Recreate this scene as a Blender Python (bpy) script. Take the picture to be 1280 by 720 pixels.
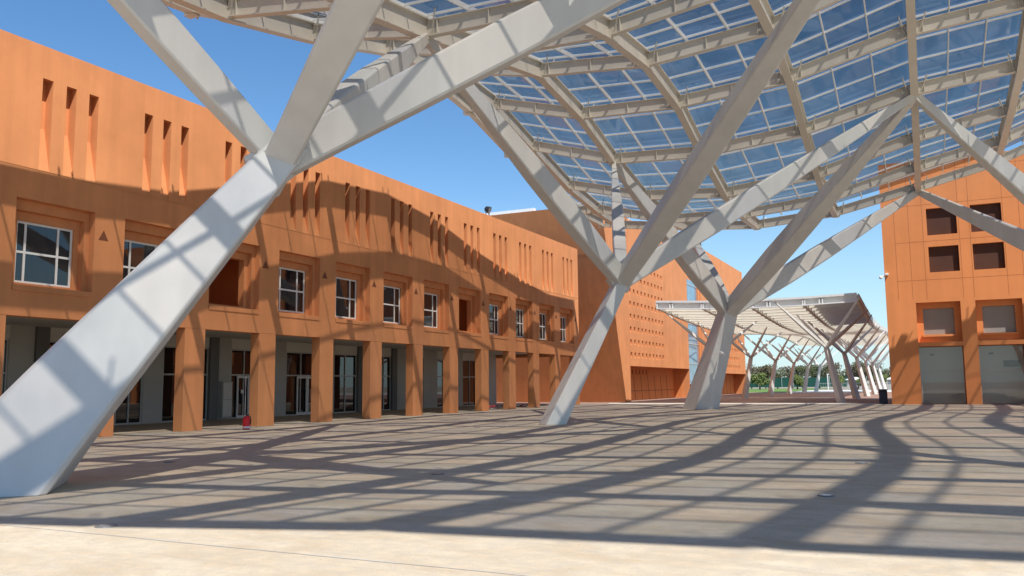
import bpy, bmesh, math, random
from mathutils import Vector, Matrix

for o in list(bpy.data.objects):
    bpy.data.objects.remove(o)
S = bpy.context.scene
COL = S.collection
R = math.radians

# ------------------------------------------------------------------ camera
cam = bpy.data.cameras.new("camera")
cam.sensor_width = 36.0
cam.lens = 29.73
cam.clip_start = 0.1
cam.clip_end = 6000
camo = bpy.data.objects.new("camera", cam)
COL.objects.link(camo)
PITCH, ROLL, YAW = 0.114424616, -0.00990614, -0.448984451
fwd = Vector((math.sin(YAW) * math.cos(PITCH), math.cos(YAW) * math.cos(PITCH), math.sin(PITCH)))
rgt = Vector((math.cos(YAW), -math.sin(YAW), 0))
up = rgt.cross(fwd)
r2 = rgt * math.cos(ROLL) + up * math.sin(ROLL)
u2 = -rgt * math.sin(ROLL) + up * math.cos(ROLL)
m = Matrix((r2, u2, -fwd)).transposed().to_4x4()
m.translation = Vector((0, 0, 1.65))
camo.matrix_world = m
S.camera = camo

# ------------------------------------------------------------------ light
KX, KY = 0.55, 0.38
sun_dir = Vector((KX, -KY, 1)).normalized()
world = bpy.data.worlds.new("World")
S.world = world
world.use_nodes = True
wn = world.node_tree
for n in list(wn.nodes):
    wn.nodes.remove(n)
sky = wn.nodes.new("ShaderNodeTexSky")
sky.sky_type = 'NISHITA'
sky.sun_disc = False
sky.sun_elevation = math.asin(sun_dir.z)
sky.sun_rotation = math.atan2(sun_dir.x, sun_dir.y)
sky.altitude = 0
sky.air_density = 1.0
sky.dust_density = 0.0
sky.ozone_density = 2.2
bg = wn.nodes.new("ShaderNodeBackground")
bg.inputs[1].default_value = 0.112
wo = wn.nodes.new("ShaderNodeOutputWorld")
hs = wn.nodes.new("ShaderNodeHueSaturation")
hs.inputs["Saturation"].default_value = 1.22
wn.links.new(sky.outputs[0], hs.inputs["Color"])
# clear maritime horizon: less yellow near the ground than the bare model
tcw = wn.nodes.new("ShaderNodeTexCoord")
spw = wn.nodes.new("ShaderNodeSeparateXYZ")
wn.links.new(tcw.outputs["Generated"], spw.inputs[0])
mrw = wn.nodes.new("ShaderNodeMapRange")
for k_, v_ in enumerate((0.0, 0.22, 0.8, 0.0)):
    mrw.inputs[k_ + 1].default_value = v_
wn.links.new(spw.outputs[2], mrw.inputs[0])
mxw = wn.nodes.new("ShaderNodeMix")
mxw.data_type = 'RGBA'
mxw.inputs[7].default_value = (2.9, 4.6, 5.5, 1)
wn.links.new(mrw.outputs[0], mxw.inputs[0])
wn.links.new(hs.outputs[0], mxw.inputs[6])
wn.links.new(mxw.outputs[2], bg.inputs[0])
wn.links.new(bg.outputs[0], wo.inputs[0])
sl = bpy.data.lights.new("sun", 'SUN')
sl.energy = 4.4
sl.angle = R(0.53)
sl.color = (1.0, 0.965, 0.90)
so = bpy.data.objects.new("sun", sl)
COL.objects.link(so)
so.rotation_euler = sun_dir.to_track_quat('Z', 'Y').to_euler()
so.location = (30, -20, 60)
S.view_settings.view_transform = 'Standard'
S.view_settings.look = 'None'
S.view_settings.exposure = 0.55
S.view_settings.gamma = 1.0
S.render.engine = 'CYCLES'
S.cycles.max_bounces = 8
S.cycles.transparent_max_bounces = 24
S.cycles.caustics_reflective = False
S.cycles.caustics_refractive = False


# ------------------------------------------------------------------ materials
def ramp_mat(name, base, var=0.12, scale=0.6, rough=0.8, bump=0.0, bscale=40, detail=6, streak=0.0, spec=0.3, tint=None):
    """procedural plaster / concrete / paint: large mottling + fine grain + optional vertical streaks"""
    mt = bpy.data.materials.new(name)
    mt.use_nodes = True
    nt = mt.node_tree
    p = nt.nodes["Principled BSDF"]
    p.inputs["Roughness"].default_value = rough
    p.inputs["Specular IOR Level"].default_value = spec
    geo = nt.nodes.new("ShaderNodeNewGeometry")
    n1 = nt.nodes.new("ShaderNodeTexNoise")
    n1.inputs["Scale"].default_value = scale
    n1.inputs["Detail"].default_value = detail
    n1.inputs["Roughness"].default_value = 0.62
    nt.links.new(geo.outputs["Position"], n1.inputs["Vector"])
    mr = nt.nodes.new("ShaderNodeMapRange")
    mr.inputs[1].default_value = 0.28
    mr.inputs[2].default_value = 0.72
    mr.inputs[3].default_value = 1 - var
    mr.inputs[4].default_value = 1 + var
    nt.links.new(n1.outputs["Fac"], mr.inputs[0])
    fac = mr.outputs[0]
    if streak > 0:
        mp = nt.nodes.new("ShaderNodeMapping")
        mp.inputs["Scale"].default_value = (2.2, 2.2, 0.12)
        nt.links.new(geo.outputs["Position"], mp.inputs["Vector"])
        n2 = nt.nodes.new("ShaderNodeTexNoise")
        n2.inputs["Scale"].default_value = 1.0
        n2.inputs["Detail"].default_value = 5
        nt.links.new(mp.outputs[0], n2.inputs["Vector"])
        m2 = nt.nodes.new("ShaderNodeMapRange")
        m2.inputs[1].default_value = 0.35
        m2.inputs[2].default_value = 0.7
        m2.inputs[3].default_value = 1 - streak
        m2.inputs[4].default_value = 1 + streak * 0.6
        nt.links.new(n2.outputs["Fac"], m2.inputs[0])
        mu = nt.nodes.new("ShaderNodeMath")
        mu.operation = 'MULTIPLY'
        nt.links.new(fac, mu.inputs[0])
        nt.links.new(m2.outputs[0], mu.inputs[1])
        fac = mu.outputs[0]
    mx = nt.nodes.new("ShaderNodeVectorMath")
    mx.operation = 'SCALE'
    mx.inputs[0].default_value = base
    nt.links.new(fac, mx.inputs["Scale"])
    col = mx.outputs[0]
    if tint:
        n3 = nt.nodes.new("ShaderNodeTexNoise")
        n3.inputs["Scale"].default_value = scale * 0.45
        n3.inputs["Detail"].default_value = 5
        nt.links.new(geo.outputs["Position"], n3.inputs["Vector"])
        m3 = nt.nodes.new("ShaderNodeMapRange")
        m3.inputs[1].default_value = 0.5
        m3.inputs[2].default_value = 0.75
        nt.links.new(n3.outputs["Fac"], m3.inputs[0])
        mm = nt.nodes.new("ShaderNodeMix")
        mm.data_type = 'RGBA'
        mm.blend_type = 'MULTIPLY'
        mm.inputs[7].default_value = (*tint, 1)
        nt.links.new(m3.outputs[0], mm.inputs[0])
        nt.links.new(col, mm.inputs[6])
        col = mm.outputs[2]
    nt.links.new(col, p.inputs["Base Color"])
    if bump > 0:
        nb = nt.nodes.new("ShaderNodeTexNoise")
        nb.inputs["Scale"].default_value = bscale
        nb.inputs["Detail"].default_value = 4
        nt.links.new(geo.outputs["Position"], nb.inputs["Vector"])
        b = nt.nodes.new("ShaderNodeBump")
        b.inputs["Strength"].default_value = bump
        b.inputs["Distance"].default_value = 0.02
        nt.links.new(nb.outputs["Fac"], b.inputs["Height"])
        nt.links.new(b.outputs[0], p.inputs["Normal"])
    return mt


def flat(name, c, rough=0.6, metal=0.0, spec=0.4):
    return ramp_mat(name, c, var=0.06, scale=3.0, rough=rough, spec=spec)


def glass_dark(name, c, rough=0.02, refl=0.12):
    mt = bpy.data.materials.new(name)
    mt.use_nodes = True
    nt = mt.node_tree
    p = nt.nodes["Principled BSDF"]
    p.inputs["Roughness"].default_value = rough
    p.inputs["IOR"].default_value = 1.7
    geo = nt.nodes.new("ShaderNodeNewGeometry")
    n = nt.nodes.new("ShaderNodeTexNoise")
    n.inputs["Scale"].default_value = 1.3
    n.inputs["Detail"].default_value = 3
    nt.links.new(geo.outputs["Position"], n.inputs["Vector"])
    mx = nt.nodes.new("ShaderNodeVectorMath")
    mx.operation = 'SCALE'
    mx.inputs[0].default_value = c
    mr = nt.nodes.new("ShaderNodeMapRange")
    mr.inputs[3].default_value = 0.3
    mr.inputs[4].default_value = 1.7
    nt.links.new(n.outputs["Fac"], mr.inputs[0])
    nt.links.new(mr.outputs[0], mx.inputs["Scale"])
    nt.links.new(mx.outputs[0], p.inputs["Base Color"])
    nb = nt.nodes.new("ShaderNodeTexNoise")
    nb.inputs["Scale"].default_value = 0.9
    nt.links.new(geo.outputs["Position"], nb.inputs["Vector"])
    b = nt.nodes.new("ShaderNodeBump")
    b.inputs["Strength"].default_value = 0.010
    b.inputs["Distance"].default_value = 0.1
    nt.links.new(nb.outputs["Fac"], b.inputs["Height"])
    nt.links.new(b.outputs[0], p.inputs["Normal"])
    return mt


def canopy_glass():
    mt = bpy.data.materials.new("tinted_roof_glass")
    mt.use_nodes = True
    nt = mt.node_tree
    nt.nodes.remove(nt.nodes["Principled BSDF"])
    out = nt.nodes["Material Output"]
    geo = nt.nodes.new("ShaderNodeNewGeometry")
    n = nt.nodes.new("ShaderNodeTexNoise")
    n.inputs["Scale"].default_value = 0.55
    n.inputs["Detail"].default_value = 2
    nt.links.new(geo.outputs["Position"], n.inputs["Vector"])
    mr = nt.nodes.new("ShaderNodeMapRange")
    mr.inputs[1].default_value = 0.3
    mr.inputs[2].default_value = 0.7
    mr.inputs[3].default_value = 0.85
    mr.inputs[4].default_value = 1.12
    nt.links.new(n.outputs["Fac"], mr.inputs[0])
    sc = nt.nodes.new("ShaderNodeVectorMath")
    sc.operation = 'SCALE'
    sc.inputs[0].default_value = (0.42, 0.395, 0.36)
    nt.links.new(mr.outputs[0], sc.inputs["Scale"])
    cr = nt.nodes.new("ShaderNodeValToRGB")
    cr.color_ramp.interpolation = 'LINEAR'
    el = cr.color_ramp.elements
    el[0].position = 0.0
    el[0].color = (0.47, 0.40, 0.385, 1)
    el[1].position = 1.0
    el[1].color = (0.40, 0.40, 0.365, 1)
    for ps, cc in ((0.25, (0.40, 0.385, 0.36, 1)), (0.5, (0.49, 0.45, 0.40, 1)), (0.75, (0.35, 0.35, 0.37, 1))):
        e_ = el.new(ps)
        e_.color = cc
    nt.links.new(geo.outputs["Random Per Island"], cr.inputs[0])
    nt.links.new(cr.outputs[0], sc.inputs[0])
    tr = nt.nodes.new("ShaderNodeBsdfTransparent")
    nt.links.new(sc.outputs[0], tr.inputs[0])
    gl = nt.nodes.new("ShaderNodeBsdfGlossy")
    gl.inputs["Color"].default_value = (0.9, 0.95, 1, 1)
    gl.inputs["Roughness"].default_value = 0.03
    nb = nt.nodes.new("ShaderNodeTexNoise")
    nb.inputs["Scale"].default_value = 0.7
    nt.links.new(geo.outputs["Position"], nb.inputs["Vector"])
    b = nt.nodes.new("ShaderNodeBump")
    b.inputs["Strength"].default_value = 0.05
    b.inputs["Distance"].default_value = 0.1
    nt.links.new(nb.outputs["Fac"], b.inputs["Height"])
    nt.links.new(b.outputs[0], gl.inputs["Normal"])
    mx = nt.nodes.new("ShaderNodeMixShader")
    mx.inputs[0].default_value = 0.11
    nt.links.new(tr.outputs[0], mx.inputs[1])
    nt.links.new(gl.outputs[0], mx.inputs[2])
    nt.links.new(mx.outputs[0], out.inputs[0])
    return mt


def deck_mat():
    mt = ramp_mat("translucent_deck", (0.8, 0.78, 0.72), var=0.06, scale=0.8, rough=0.6)
    nt = mt.node_tree
    tl = nt.nodes.new("ShaderNodeBsdfTranslucent")
    tl.inputs[0].default_value = (0.9, 0.87, 0.78, 1)
    mx = nt.nodes.new("ShaderNodeMixShader")
    mx.inputs[0].default_value = 0.42
    nt.links.new(nt.nodes["Principled BSDF"].outputs[0], mx.inputs[1])
    nt.links.new(tl.outputs[0], mx.inputs[2])
    nt.links.new(mx.outputs[0], nt.nodes["Material Output"].inputs[0])
    return mt


def clear_glass(name, tint=(0.75, 0.78, 0.78), refl=0.10):
    mt = bpy.data.materials.new(name)
    mt.use_nodes = True
    nt = mt.node_tree
    nt.nodes.remove(nt.nodes["Principled BSDF"])
    geo = nt.nodes.new("ShaderNodeNewGeometry")
    n = nt.nodes.new("ShaderNodeTexNoise")
    n.inputs["Scale"].default_value = 1.1
    nt.links.new(geo.outputs["Position"], n.inputs["Vector"])
    b = nt.nodes.new("ShaderNodeBump")
    b.inputs["Strength"].default_value = 0.008
    b.inputs["Distance"].default_value = 0.1
    nt.links.new(n.outputs["Fac"], b.inputs["Height"])
    tr = nt.nodes.new("ShaderNodeBsdfTransparent")
    tr.inputs[0].default_value = (*tint, 1)
    gl = nt.nodes.new("ShaderNodeBsdfGlossy")
    gl.inputs["Roughness"].default_value = 0.02
    nt.links.new(b.outputs[0], gl.inputs["Normal"])
    mx = nt.nodes.new("ShaderNodeMixShader")
    mx.inputs[0].default_value = refl
    nt.links.new(tr.outputs[0], mx.inputs[1])
    nt.links.new(gl.outputs[0], mx.inputs[2])
    nt.links.new(mx.outputs[0], nt.nodes["Material Output"].inputs[0])
    return mt


def leaf_mat(name, c):
    mt = ramp_mat(name, c, var=0.45, scale=0.9, rough=0.75, spec=0.2)
    return mt


M = {}
M['orange'] = ramp_mat("terracotta_render", (0.64, 0.262, 0.110), var=0.10, scale=0.45, rough=0.9, bump=0.3, bscale=45, streak=0.08, spec=0.15)
M['orange2'] = ramp_mat("terracotta_panel_render", (0.70, 0.258, 0.095), var=0.06, scale=0.4, rough=0.9, bump=0.2, bscale=60, streak=0.04, spec=0.15)
M['softjoint'] = flat("terracotta_joint", (0.40, 0.135, 0.052), 0.9)
M['joint'] = flat("dark_terracotta_joint_and_notch_shade", (0.20, 0.065, 0.03), 0.9)  # dark wall joints; also the painted shade of the pier notches
M['concrete'] = None
M['steel'] = ramp_mat("white_painted_steel", (0.62, 0.605, 0.575), var=0.05, scale=0.5, rough=0.5, streak=0.05, spec=0.4)
M['roofsteel'] = ramp_mat("cream_painted_steel", (0.66, 0.625, 0.555), var=0.07, scale=0.7, rough=0.5, spec=0.4)
M['white'] = flat("white_window_frame", (0.78, 0.78, 0.76), 0.4)
M['greyframe'] = flat("grey_aluminium_frame", (0.5, 0.5, 0.48), 0.4)
M['pane'] = glass_dark("window_glass", (0.012, 0.012, 0.014))
M['blueglass'] = glass_dark("blue_stair_glass", (0.16, 0.27, 0.37))
M['greywall'] = ramp_mat("grey_render", (0.47, 0.455, 0.42), var=0.08, scale=0.6, rough=0.9)
M['darkgrey'] = ramp_mat("dark_grey_pilaster", (0.17, 0.165, 0.16), var=0.08, scale=0.6, rough=0.9)
M['ceiling'] = ramp_mat("pale_soffit", (0.66, 0.64, 0.58), var=0.05, scale=0.6, rough=0.9)
M['brown'] = ramp_mat("brown_blind", (0.085, 0.035, 0.022), var=0.12, scale=0.8, rough=0.8)
M['greyblind'] = ramp_mat("grey_blind", (0.30, 0.27, 0.245), var=0.08, scale=0.8, rough=0.8)
M['glass'] = canopy_glass()
M['clear'] = clear_glass("lobby_glass")
M['black'] = flat("black_metal", (0.02, 0.02, 0.022), 0.5)
M['lens'] = flat("lamp_lens", (0.35, 0.36, 0.38), 0.2)
M['red'] = flat("red_enamel", (0.80, 0.02, 0.03), 0.35)
M['navy'] = flat("navy_plastic", (0.012, 0.016, 0.04), 0.5)
M['deck'] = deck_mat()
M['tape'] = flat("red_plastic_tape", (0.6, 0.08, 0.09), 0.5)
M['greenscreen'] = ramp_mat("green_windscreen", (0.02, 0.085, 0.07), var=0.15, scale=0.5, rough=0.9)
M['leafA'] = leaf_mat("olive_leaves", (0.085, 0.098, 0.045))
M['leafB'] = leaf_mat("bright_leaves", (0.12, 0.15, 0.045))
M['leafC'] = leaf_mat("brown_green_leaves", (0.105, 0.088, 0.05))
M['bark'] = ramp_mat("bark", (0.16, 0.12, 0.09), var=0.2, scale=3, rough=0.95)
M['lawn'] = ramp_mat("lawn_grass", (0.13, 0.21, 0.045), var=0.2, scale=0.3, rough=0.95)
M['palepave'] = ramp_mat("pale_paving", (0.62, 0.59, 0.54), var=0.07, scale=0.3, rough=0.9)
M['brick'] = ramp_mat("brown_brick_paving", (0.27, 0.165, 0.125), var=0.12, scale=0.6, rough=0.9)
M['earth'] = ramp_mat("dry_earth", (0.30, 0.26, 0.2), var=0.15, scale=0.02, rough=0.95)
M['kerb'] = ramp_mat("pale_kerb_stone", (0.66, 0.63, 0.57), var=0.06, scale=1.5, rough=0.9)
M['drain'] = flat("dull_metal_ring", (0.16, 0.155, 0.15), 0.45)


def concrete_floor():
    mt = bpy.data.materials.new("plaza_concrete")
    mt.use_nodes = True
    nt = mt.node_tree
    p = nt.nodes["Principled BSDF"]
    p.inputs["Roughness"].default_value = 0.85
    p.inputs["Specular IOR Level"].default_value = 0.25
    geo = nt.nodes.new("ShaderNodeNewGeometry")

    def noise(sc, det, stretch=(1, 1, 1), dist=0.0):
        mp = nt.nodes.new("ShaderNodeMapping")
        mp.inputs["Scale"].default_value = stretch
        nt.links.new(geo.outputs["Position"], mp.inputs["Vector"])
        n = nt.nodes.new("ShaderNodeTexNoise")
        n.inputs["Scale"].default_value = sc
        n.inputs["Detail"].default_value = det
        n.inputs["Roughness"].default_value = 0.65
        n.inputs["Distortion"].default_value = dist
        nt.links.new(mp.outputs[0], n.inputs["Vector"])
        return n.outputs["Fac"]

    def mrange(v, a, b, c, d):
        q = nt.nodes.new("ShaderNodeMapRange")
        for i, x in enumerate((a, b, c, d)):
            q.inputs[i + 1].default_value = x
        nt.links.new(v, q.inputs[0])
        return q.outputs[0]

    def mixc(f, a, b, mode='MIX'):
        q = nt.nodes.new("ShaderNodeMix")
        q.data_type = 'RGBA'
        q.blend_type = mode
        nt.links.new(f, q.inputs[0])
        for s, x in ((6, a), (7, b)):
            if isinstance(x, tuple):
                q.inputs[s].default_value = (*x, 1)
            else:
                nt.links.new(x, q.inputs[s])
        return q.outputs[2]
    base = mixc(mrange(noise(0.22, 6, dist=0.4), 0.33, 0.67, 0, 1), (0.54, 0.445, 0.325), (0.62, 0.535, 0.415))
    c2 = mixc(mrange(noise(0.9, 8, (1, 1.6, 1), 0.6), 0.44, 0.66, 0, 0.85), base, (0.47, 0.36, 0.235))       # ochre dust
    c3 = mixc(mrange(noise(5.0, 8), 0.38, 0.66, 0, 0.55), c2, (0.40, 0.365, 0.31))
    c4 = mixc(mrange(noise(38, 4), 0.5, 0.72, 0, 0.45), c3, (0.33, 0.30, 0.26))
    c5 = mixc(mrange(noise(2.2, 8, (1, 1, 1), 1.0), 0.66, 0.74, 0, 0.35), c4, (0.62, 0.60, 0.55))            # pale scuffs
    # tyre / trowel sweep marks
    c6 = mixc(mrange(noise(1.0, 5, (0.25, 2.6, 1), 1.5), 0.55, 0.7, 0, 0.35), c5, (0.36, 0.32, 0.27))
    # ochre silt gathered along the sawn joint
    sp = nt.nodes.new("ShaderNodeSeparateXYZ")
    nt.links.new(geo.outputs["Position"], sp.inputs[0])
    ab_ = nt.nodes.new("ShaderNodeMath")
    ab_.operation = 'SUBTRACT'
    ab_.inputs[1].default_value = 6.82
    nt.links.new(sp.outputs[1], ab_.inputs[0])
    ab2 = nt.nodes.new("ShaderNodeMath")
    ab2.operation = 'ABSOLUTE'
    nt.links.new(ab_.outputs[0], ab2.inputs[0])
    band = mrange(ab2.outputs[0], 0.02, 0.2, 1, 0)
    spot = mrange(noise(0.8, 5), 0.52, 0.66, 0, 0.75)
    ml = nt.nodes.new("ShaderNodeMath")
    ml.operation = 'MULTIPLY'
    nt.links.new(band, ml.inputs[0])
    nt.links.new(spot, ml.inputs[1])
    c7 = mixc(ml.outputs[0], c6, (0.42, 0.29, 0.17))
    # fine grit and scattered dark specks
    c8 = mixc(mrange(noise(14, 3), 0.64, 0.72, 0, 0.5), c7, (0.2, 0.17, 0.14))
    nt.links.new(c8, p.inputs["Base Color"])
    b = nt.nodes.new("ShaderNodeBump")
    b.inputs["Strength"].default_value = 0.35
    b.inputs["Distance"].default_value = 0.01
    nt.links.new(noise(45, 5), b.inputs["Height"])
    nt.links.new(b.outputs[0], p.inputs["Normal"])
    return mt


M['concrete'] = concrete_floor()


# ------------------------------------------------------------------ mesh helpers
class MB:
    def __init__(self):
        self.v, self.f, self.m = [], [], []

    def face(self, pts, mi=0):
        i = len(self.v)
        self.v += [tuple(p) for p in pts]
        self.f.append(tuple(range(i, i + len(pts))))
        self.m.append(mi)

    def box(self, x0, x1, y0, y1, z0, z1, mi=0):
        i = len(self.v)
        self.v += [(x0, y0, z0), (x1, y0, z0), (x1, y1, z0), (x0, y1, z0), (x0, y0, z1), (x1, y0, z1), (x1, y1, z1), (x0, y1, z1)]
        for q in ((0, 3, 2, 1), (4, 5, 6, 7), (0, 1, 5, 4), (1, 2, 6, 5), (2, 3, 7, 6), (3, 0, 4, 7)):
            self.f.append(tuple(i + k for k in q))
            self.m.append(mi)
        return self

    def rings(self, rings, mi=0, cap=True):
        i = len(self.v)
        n = len(rings[0])
        for r in rings:
            self.v += [tuple(p) for p in r]
        for a in range(len(rings) - 1):
            for k in range(n):
                k2 = (k + 1) % n
                self.f.append((i + a * n + k, i + a * n + k2, i + (a + 1) * n + k2, i + (a + 1) * n + k))
                self.m.append(mi)
        if cap:
            self.f.append(tuple(i + k for k in reversed(range(n))))
            self.f.append(tuple(i + (len(rings) - 1) * n + k for k in range(n)))
            self.m += [mi, mi]

    def beam(self, p, q, w, h, mi=0, upv=(0, 0, 1)):
        """rectangular bar from p to q; w across, h along the up vector, centred"""
        p, q = Vector(p), Vector(q)
        d = (q - p).normalized()
        s = d.cross(Vector(upv))
        if s.length < 1e-4:
            s = d.cross(Vector((1, 0, 0)))
        s.normalize()
        t = s.cross(d).normalized()
        off = [(-w / 2, -h / 2), (w / 2, -h / 2), (w / 2, h / 2), (-w / 2, h / 2)]
        self.rings([[c + s * a + t * b for a, b in off] for c in (p, q)], mi)

    def ibeam(self, p, q, w, h, tf=0.03, tw=0.02, mi=0):
        """I section, p/q on the underside, vertical web"""
        p, q = Vector(p), Vector(q)
        z = Vector((0, 0, 1))
        self.beam(p + z * tf / 2, q + z * tf / 2, w, tf, mi)
        self.beam(p + z * (h - tf / 2), q + z * (h - tf / 2), w, tf, mi)
        self.beam(p + z * h / 2, q + z * h / 2, tw, h - 2 * tf, mi)

    def cyl(self, c, r, z0, z1, n=16, mi=0, r1=None):
        r1 = r if r1 is None else r1
        rg = []
        for z, rr in ((z0, r), (z1, r1)):
            rg.append([(c[0] + rr * math.cos(2 * math.pi * k / n), c[1] + rr * math.sin(2 * math.pi * k / n), z) for k in range(n)])
        self.rings(rg, mi)

    def build(self, name, mats, parent=None, smooth=False, bevel=0.0):
        if not isinstance(mats, (list, tuple)):
            mats = [mats]
        org = Vector((0, 0, 0))
        if parent is not None:
            org = Vector(parent.get('_org', (0, 0, 0)))
        me = bpy.data.meshes.new(name)
        me.from_pydata([tuple(Vector(p) - org) for p in self.v], [], self.f)
        for mt in mats:
            me.materials.append(mt)
        for pl, mi in zip(me.polygons, self.m):
            pl.material_index = mi
            pl.use_smooth = smooth
        me.validate()
        o = bpy.data.objects.new(name, me)
        COL.objects.link(o)
        if parent is not None:
            o.parent = parent
            o['_org'] = tuple(org)
        if bevel > 0:
            b = o.modifiers.new("bevel", 'BEVEL')
            b.width = bevel
            b.segments = 2
            b.limit_method = 'ANGLE'
            b.angle_limit = R(40)
        return o


def tag(o, label=None, cat=None, group=None, kind=None):
    if label:
        o['label'] = label
    if cat:
        o['category'] = cat
    if group:
        o['group'] = group
    if kind:
        o['kind'] = kind
    return o


def thing(name, loc, label, cat, group=None):
    o = bpy.data.objects.new(name, None)
    o.empty_display_size = 0.3
    o.location = loc
    COL.objects.link(o)
    o['_org'] = tuple(loc)
    return tag(o, label, cat, group)


def copy_tree(o, loc, label):
    def rec(src, par):
        c = src.copy()
        COL.objects.link(c)
        if par is not None:
            c.parent = par
        for ch in src.children:
            rec(ch, c)
        return c
    c = rec(o, None)
    c.location = loc
    c['label'] = label
    return c


def wall_holes(mb, axis, plane, a0, a1, z0, z1, holes, mi=0, sgn=1, backmi=None):
    """vertical wall sheet on x=plane ('x', running along y) or y=plane ('y', running along x), with rectangular holes
    holes: (a0,a1,z0,z1,depth, sill_rise) ; depth goes against the outward normal sgn; reveals and a back are built"""
    A = sorted({a0, a1, *[h[0] for h in holes], *[h[1] for h in holes]})
    Z = sorted({z0, z1, *[h[2] for h in holes], *[h[3] for h in holes]})
    A = [a for a in A if a0 - 1e-6 <= a <= a1 + 1e-6]
    Z = [z for z in Z if z0 - 1e-6 <= z <= z1 + 1e-6]

    def P(a, z, d=0):
        return (plane - sgn * d, a, z) if axis == 'x' else (a, plane - sgn * d, z)
    for i in range(len(A) - 1):
        # merge vertical runs
        run = None
        for j in range(len(Z) - 1):
            ca, cz = (A[i] + A[i + 1]) / 2, (Z[j] + Z[j + 1]) / 2
            solid = not any(h[0] < ca < h[1] and h[2] < cz < h[3] for h in holes)
            if solid:
                run = Z[j] if run is None else run
            if (not solid or j == len(Z) - 2) and run is not None:
                zt = Z[j + 1] if solid else Z[j]
                mb.face([P(A[i], run), P(A[i + 1], run), P(A[i + 1], zt), P(A[i], zt)], mi)
                run = None
    for h in holes:
        b0, b1, c0, c1, d = h[:5]
        rise = h[5] if len(h) > 5 else 0.0
        back = h[6] if len(h) > 6 else True
        mb.face([P(b0, c1), P(b1, c1), P(b1, c1, d), P(b0, c1, d)], mi)
        mb.face([P(b0, c0), P(b1, c0), P(b1, c0 + rise, d), P(b0, c0 + rise, d)], mi)
        for b in (b0, b1):
            mb.face([P(b, c0), P(b, c1), P(b, c1, d), P(b, c0 + rise, d)], mi)
        if back:
            mb.face([P(b0, c0 + rise, d), P(b1, c0 + rise, d), P(b1, c1, d), P(b0, c1, d)], mi if backmi is None else backmi)


# ------------------------------------------------------------------ setting: ground sheets
g = MB()
g.face([(-2500, -800, -0.03), (2500, -800, -0.03), (2500, 3500, -0.03), (-2500, 3500, -0.03)])
tag(g.build("ground", M['earth']), kind='structure')
g = MB()
g.face([(-60, -40, 0), (60, -40, 0), (60, 68.9, 0), (-60, 68.9, 0)])
tag(g.build("plaza", M['concrete']), kind='structure')
g = MB()
g.face([(-60, 68.9, -0.004), (60, 68.9, -0.004), (60, 150, -0.004), (-60, 150, -0.004)])
tag(g.build("brick_paving", M['brick']), kind='structure')
g = MB()
g.face([(-21.2, 150, -0.004), (60, 150, -0.004), (60, 186, -0.004), (-21.2, 186, -0.004)])
tag(g.build("pale_pavement", M['palepave']), kind='structure')
g = MB()
g.face([(-120, 150, 0.0), (-21.2, 150, 0.0), (-21.2, 240, 0.0), (-120, 240, 0.0)])
tag(g.build("lawn", M['lawn']), kind='structure')
g = MB()
g.box(-24.2, -2.12, 68.9, 69.35, -0.05, 0.05)
tag(g.build("kerb", M['kerb'], bevel=0.01), kind='structure')
g = MB()
g.face([(-24.2, 96.0, 0.004), (-8.0, 96.0, 0.004), (-8.0, 97.4, 0.004), (-24.2, 97.4, 0.004)])
tag(g.build("pale_paving_band", M['kerb']), kind='structure')
# expansion joint sawn across the near floor, with a slightly crumbled lip
g = MB()
rj = random.Random(4)
px, py = -30.0, 6.88
while px < 12:
    nx = px + rj.uniform(0.5, 1.4)
    ny = 6.88 + rj.uniform(-0.012, 0.012)
    w = rj.uniform(0.008, 0.016)
    g.face([(px, py - w, 0.004), (nx, ny - w, 0.004), (nx, ny + w, 0.004), (px, py + w, 0.004)])
    px, py = nx, ny
tag(g.build("floor_joint", M['greywall']), kind='structure')

# ------------------------------------------------------------------ left arcade building
X0 = -25.74
PIT = 4.11
C0 = 24.10           # near edge of a column
ZL, ZT = 4.0, 13.05
YS, YE = -7.0, 66.25
bays = range(-6, 12)  # bay b has its window from 17.4+PIT*b
ab = thing("arcade_building", (X0 - 8, 30, 0), "long orange building with an arcade of square columns and slotted upper wall", "building")
OPEN = {2, 7, -3}
w = MB()
slots, recs = [], []
for b in bays:
    y0 = 17.69 + PIT * b
    for k in range(3):
        ys = y0 + 0.875 * k
        if ys + 0.4 < YE - 0.2 and ys > YS:
            slots.append((ys, ys + 0.38, 8.84, 11.95, 0.36, 1.5))
    ra, rb = 17.02 + PIT * b, 19.90 + PIT * b
    if rb < YE and ra > YS:
        recs.append((ra, rb, 4.80, 7.80, 0.28, 0.0, False))
wall_holes(w, 'x', X0, YS, YE, 8.82, ZT, slots)
wall_holes(w, 'x', X0, YS, YE, ZL, 8.80, recs)
# shadow-gap string course between the two wall zones
w.box(X0 - 0.3, X0 - 0.015, YS, YE, 8.80, 8.82)
# second step of each recess with the window opening
wins = []
for (ra, rb, z0, z1, d, _, _) in recs:
    wall_holes(w, 'x', X0 - 0.28, ra, rb, z0, z1, [(ra + 0.22, rb - 0.2, 5.02, 7.46, 0.22, 0.0, False)])
    wall_holes(w, 'x', X0 - 0.50, ra + 0.22, rb - 0.2, 5.02, 7.46, [(ra + 0.4, rb - 0.42, 5.12, 7.16, 0.30, 0.0, False)])
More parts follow.
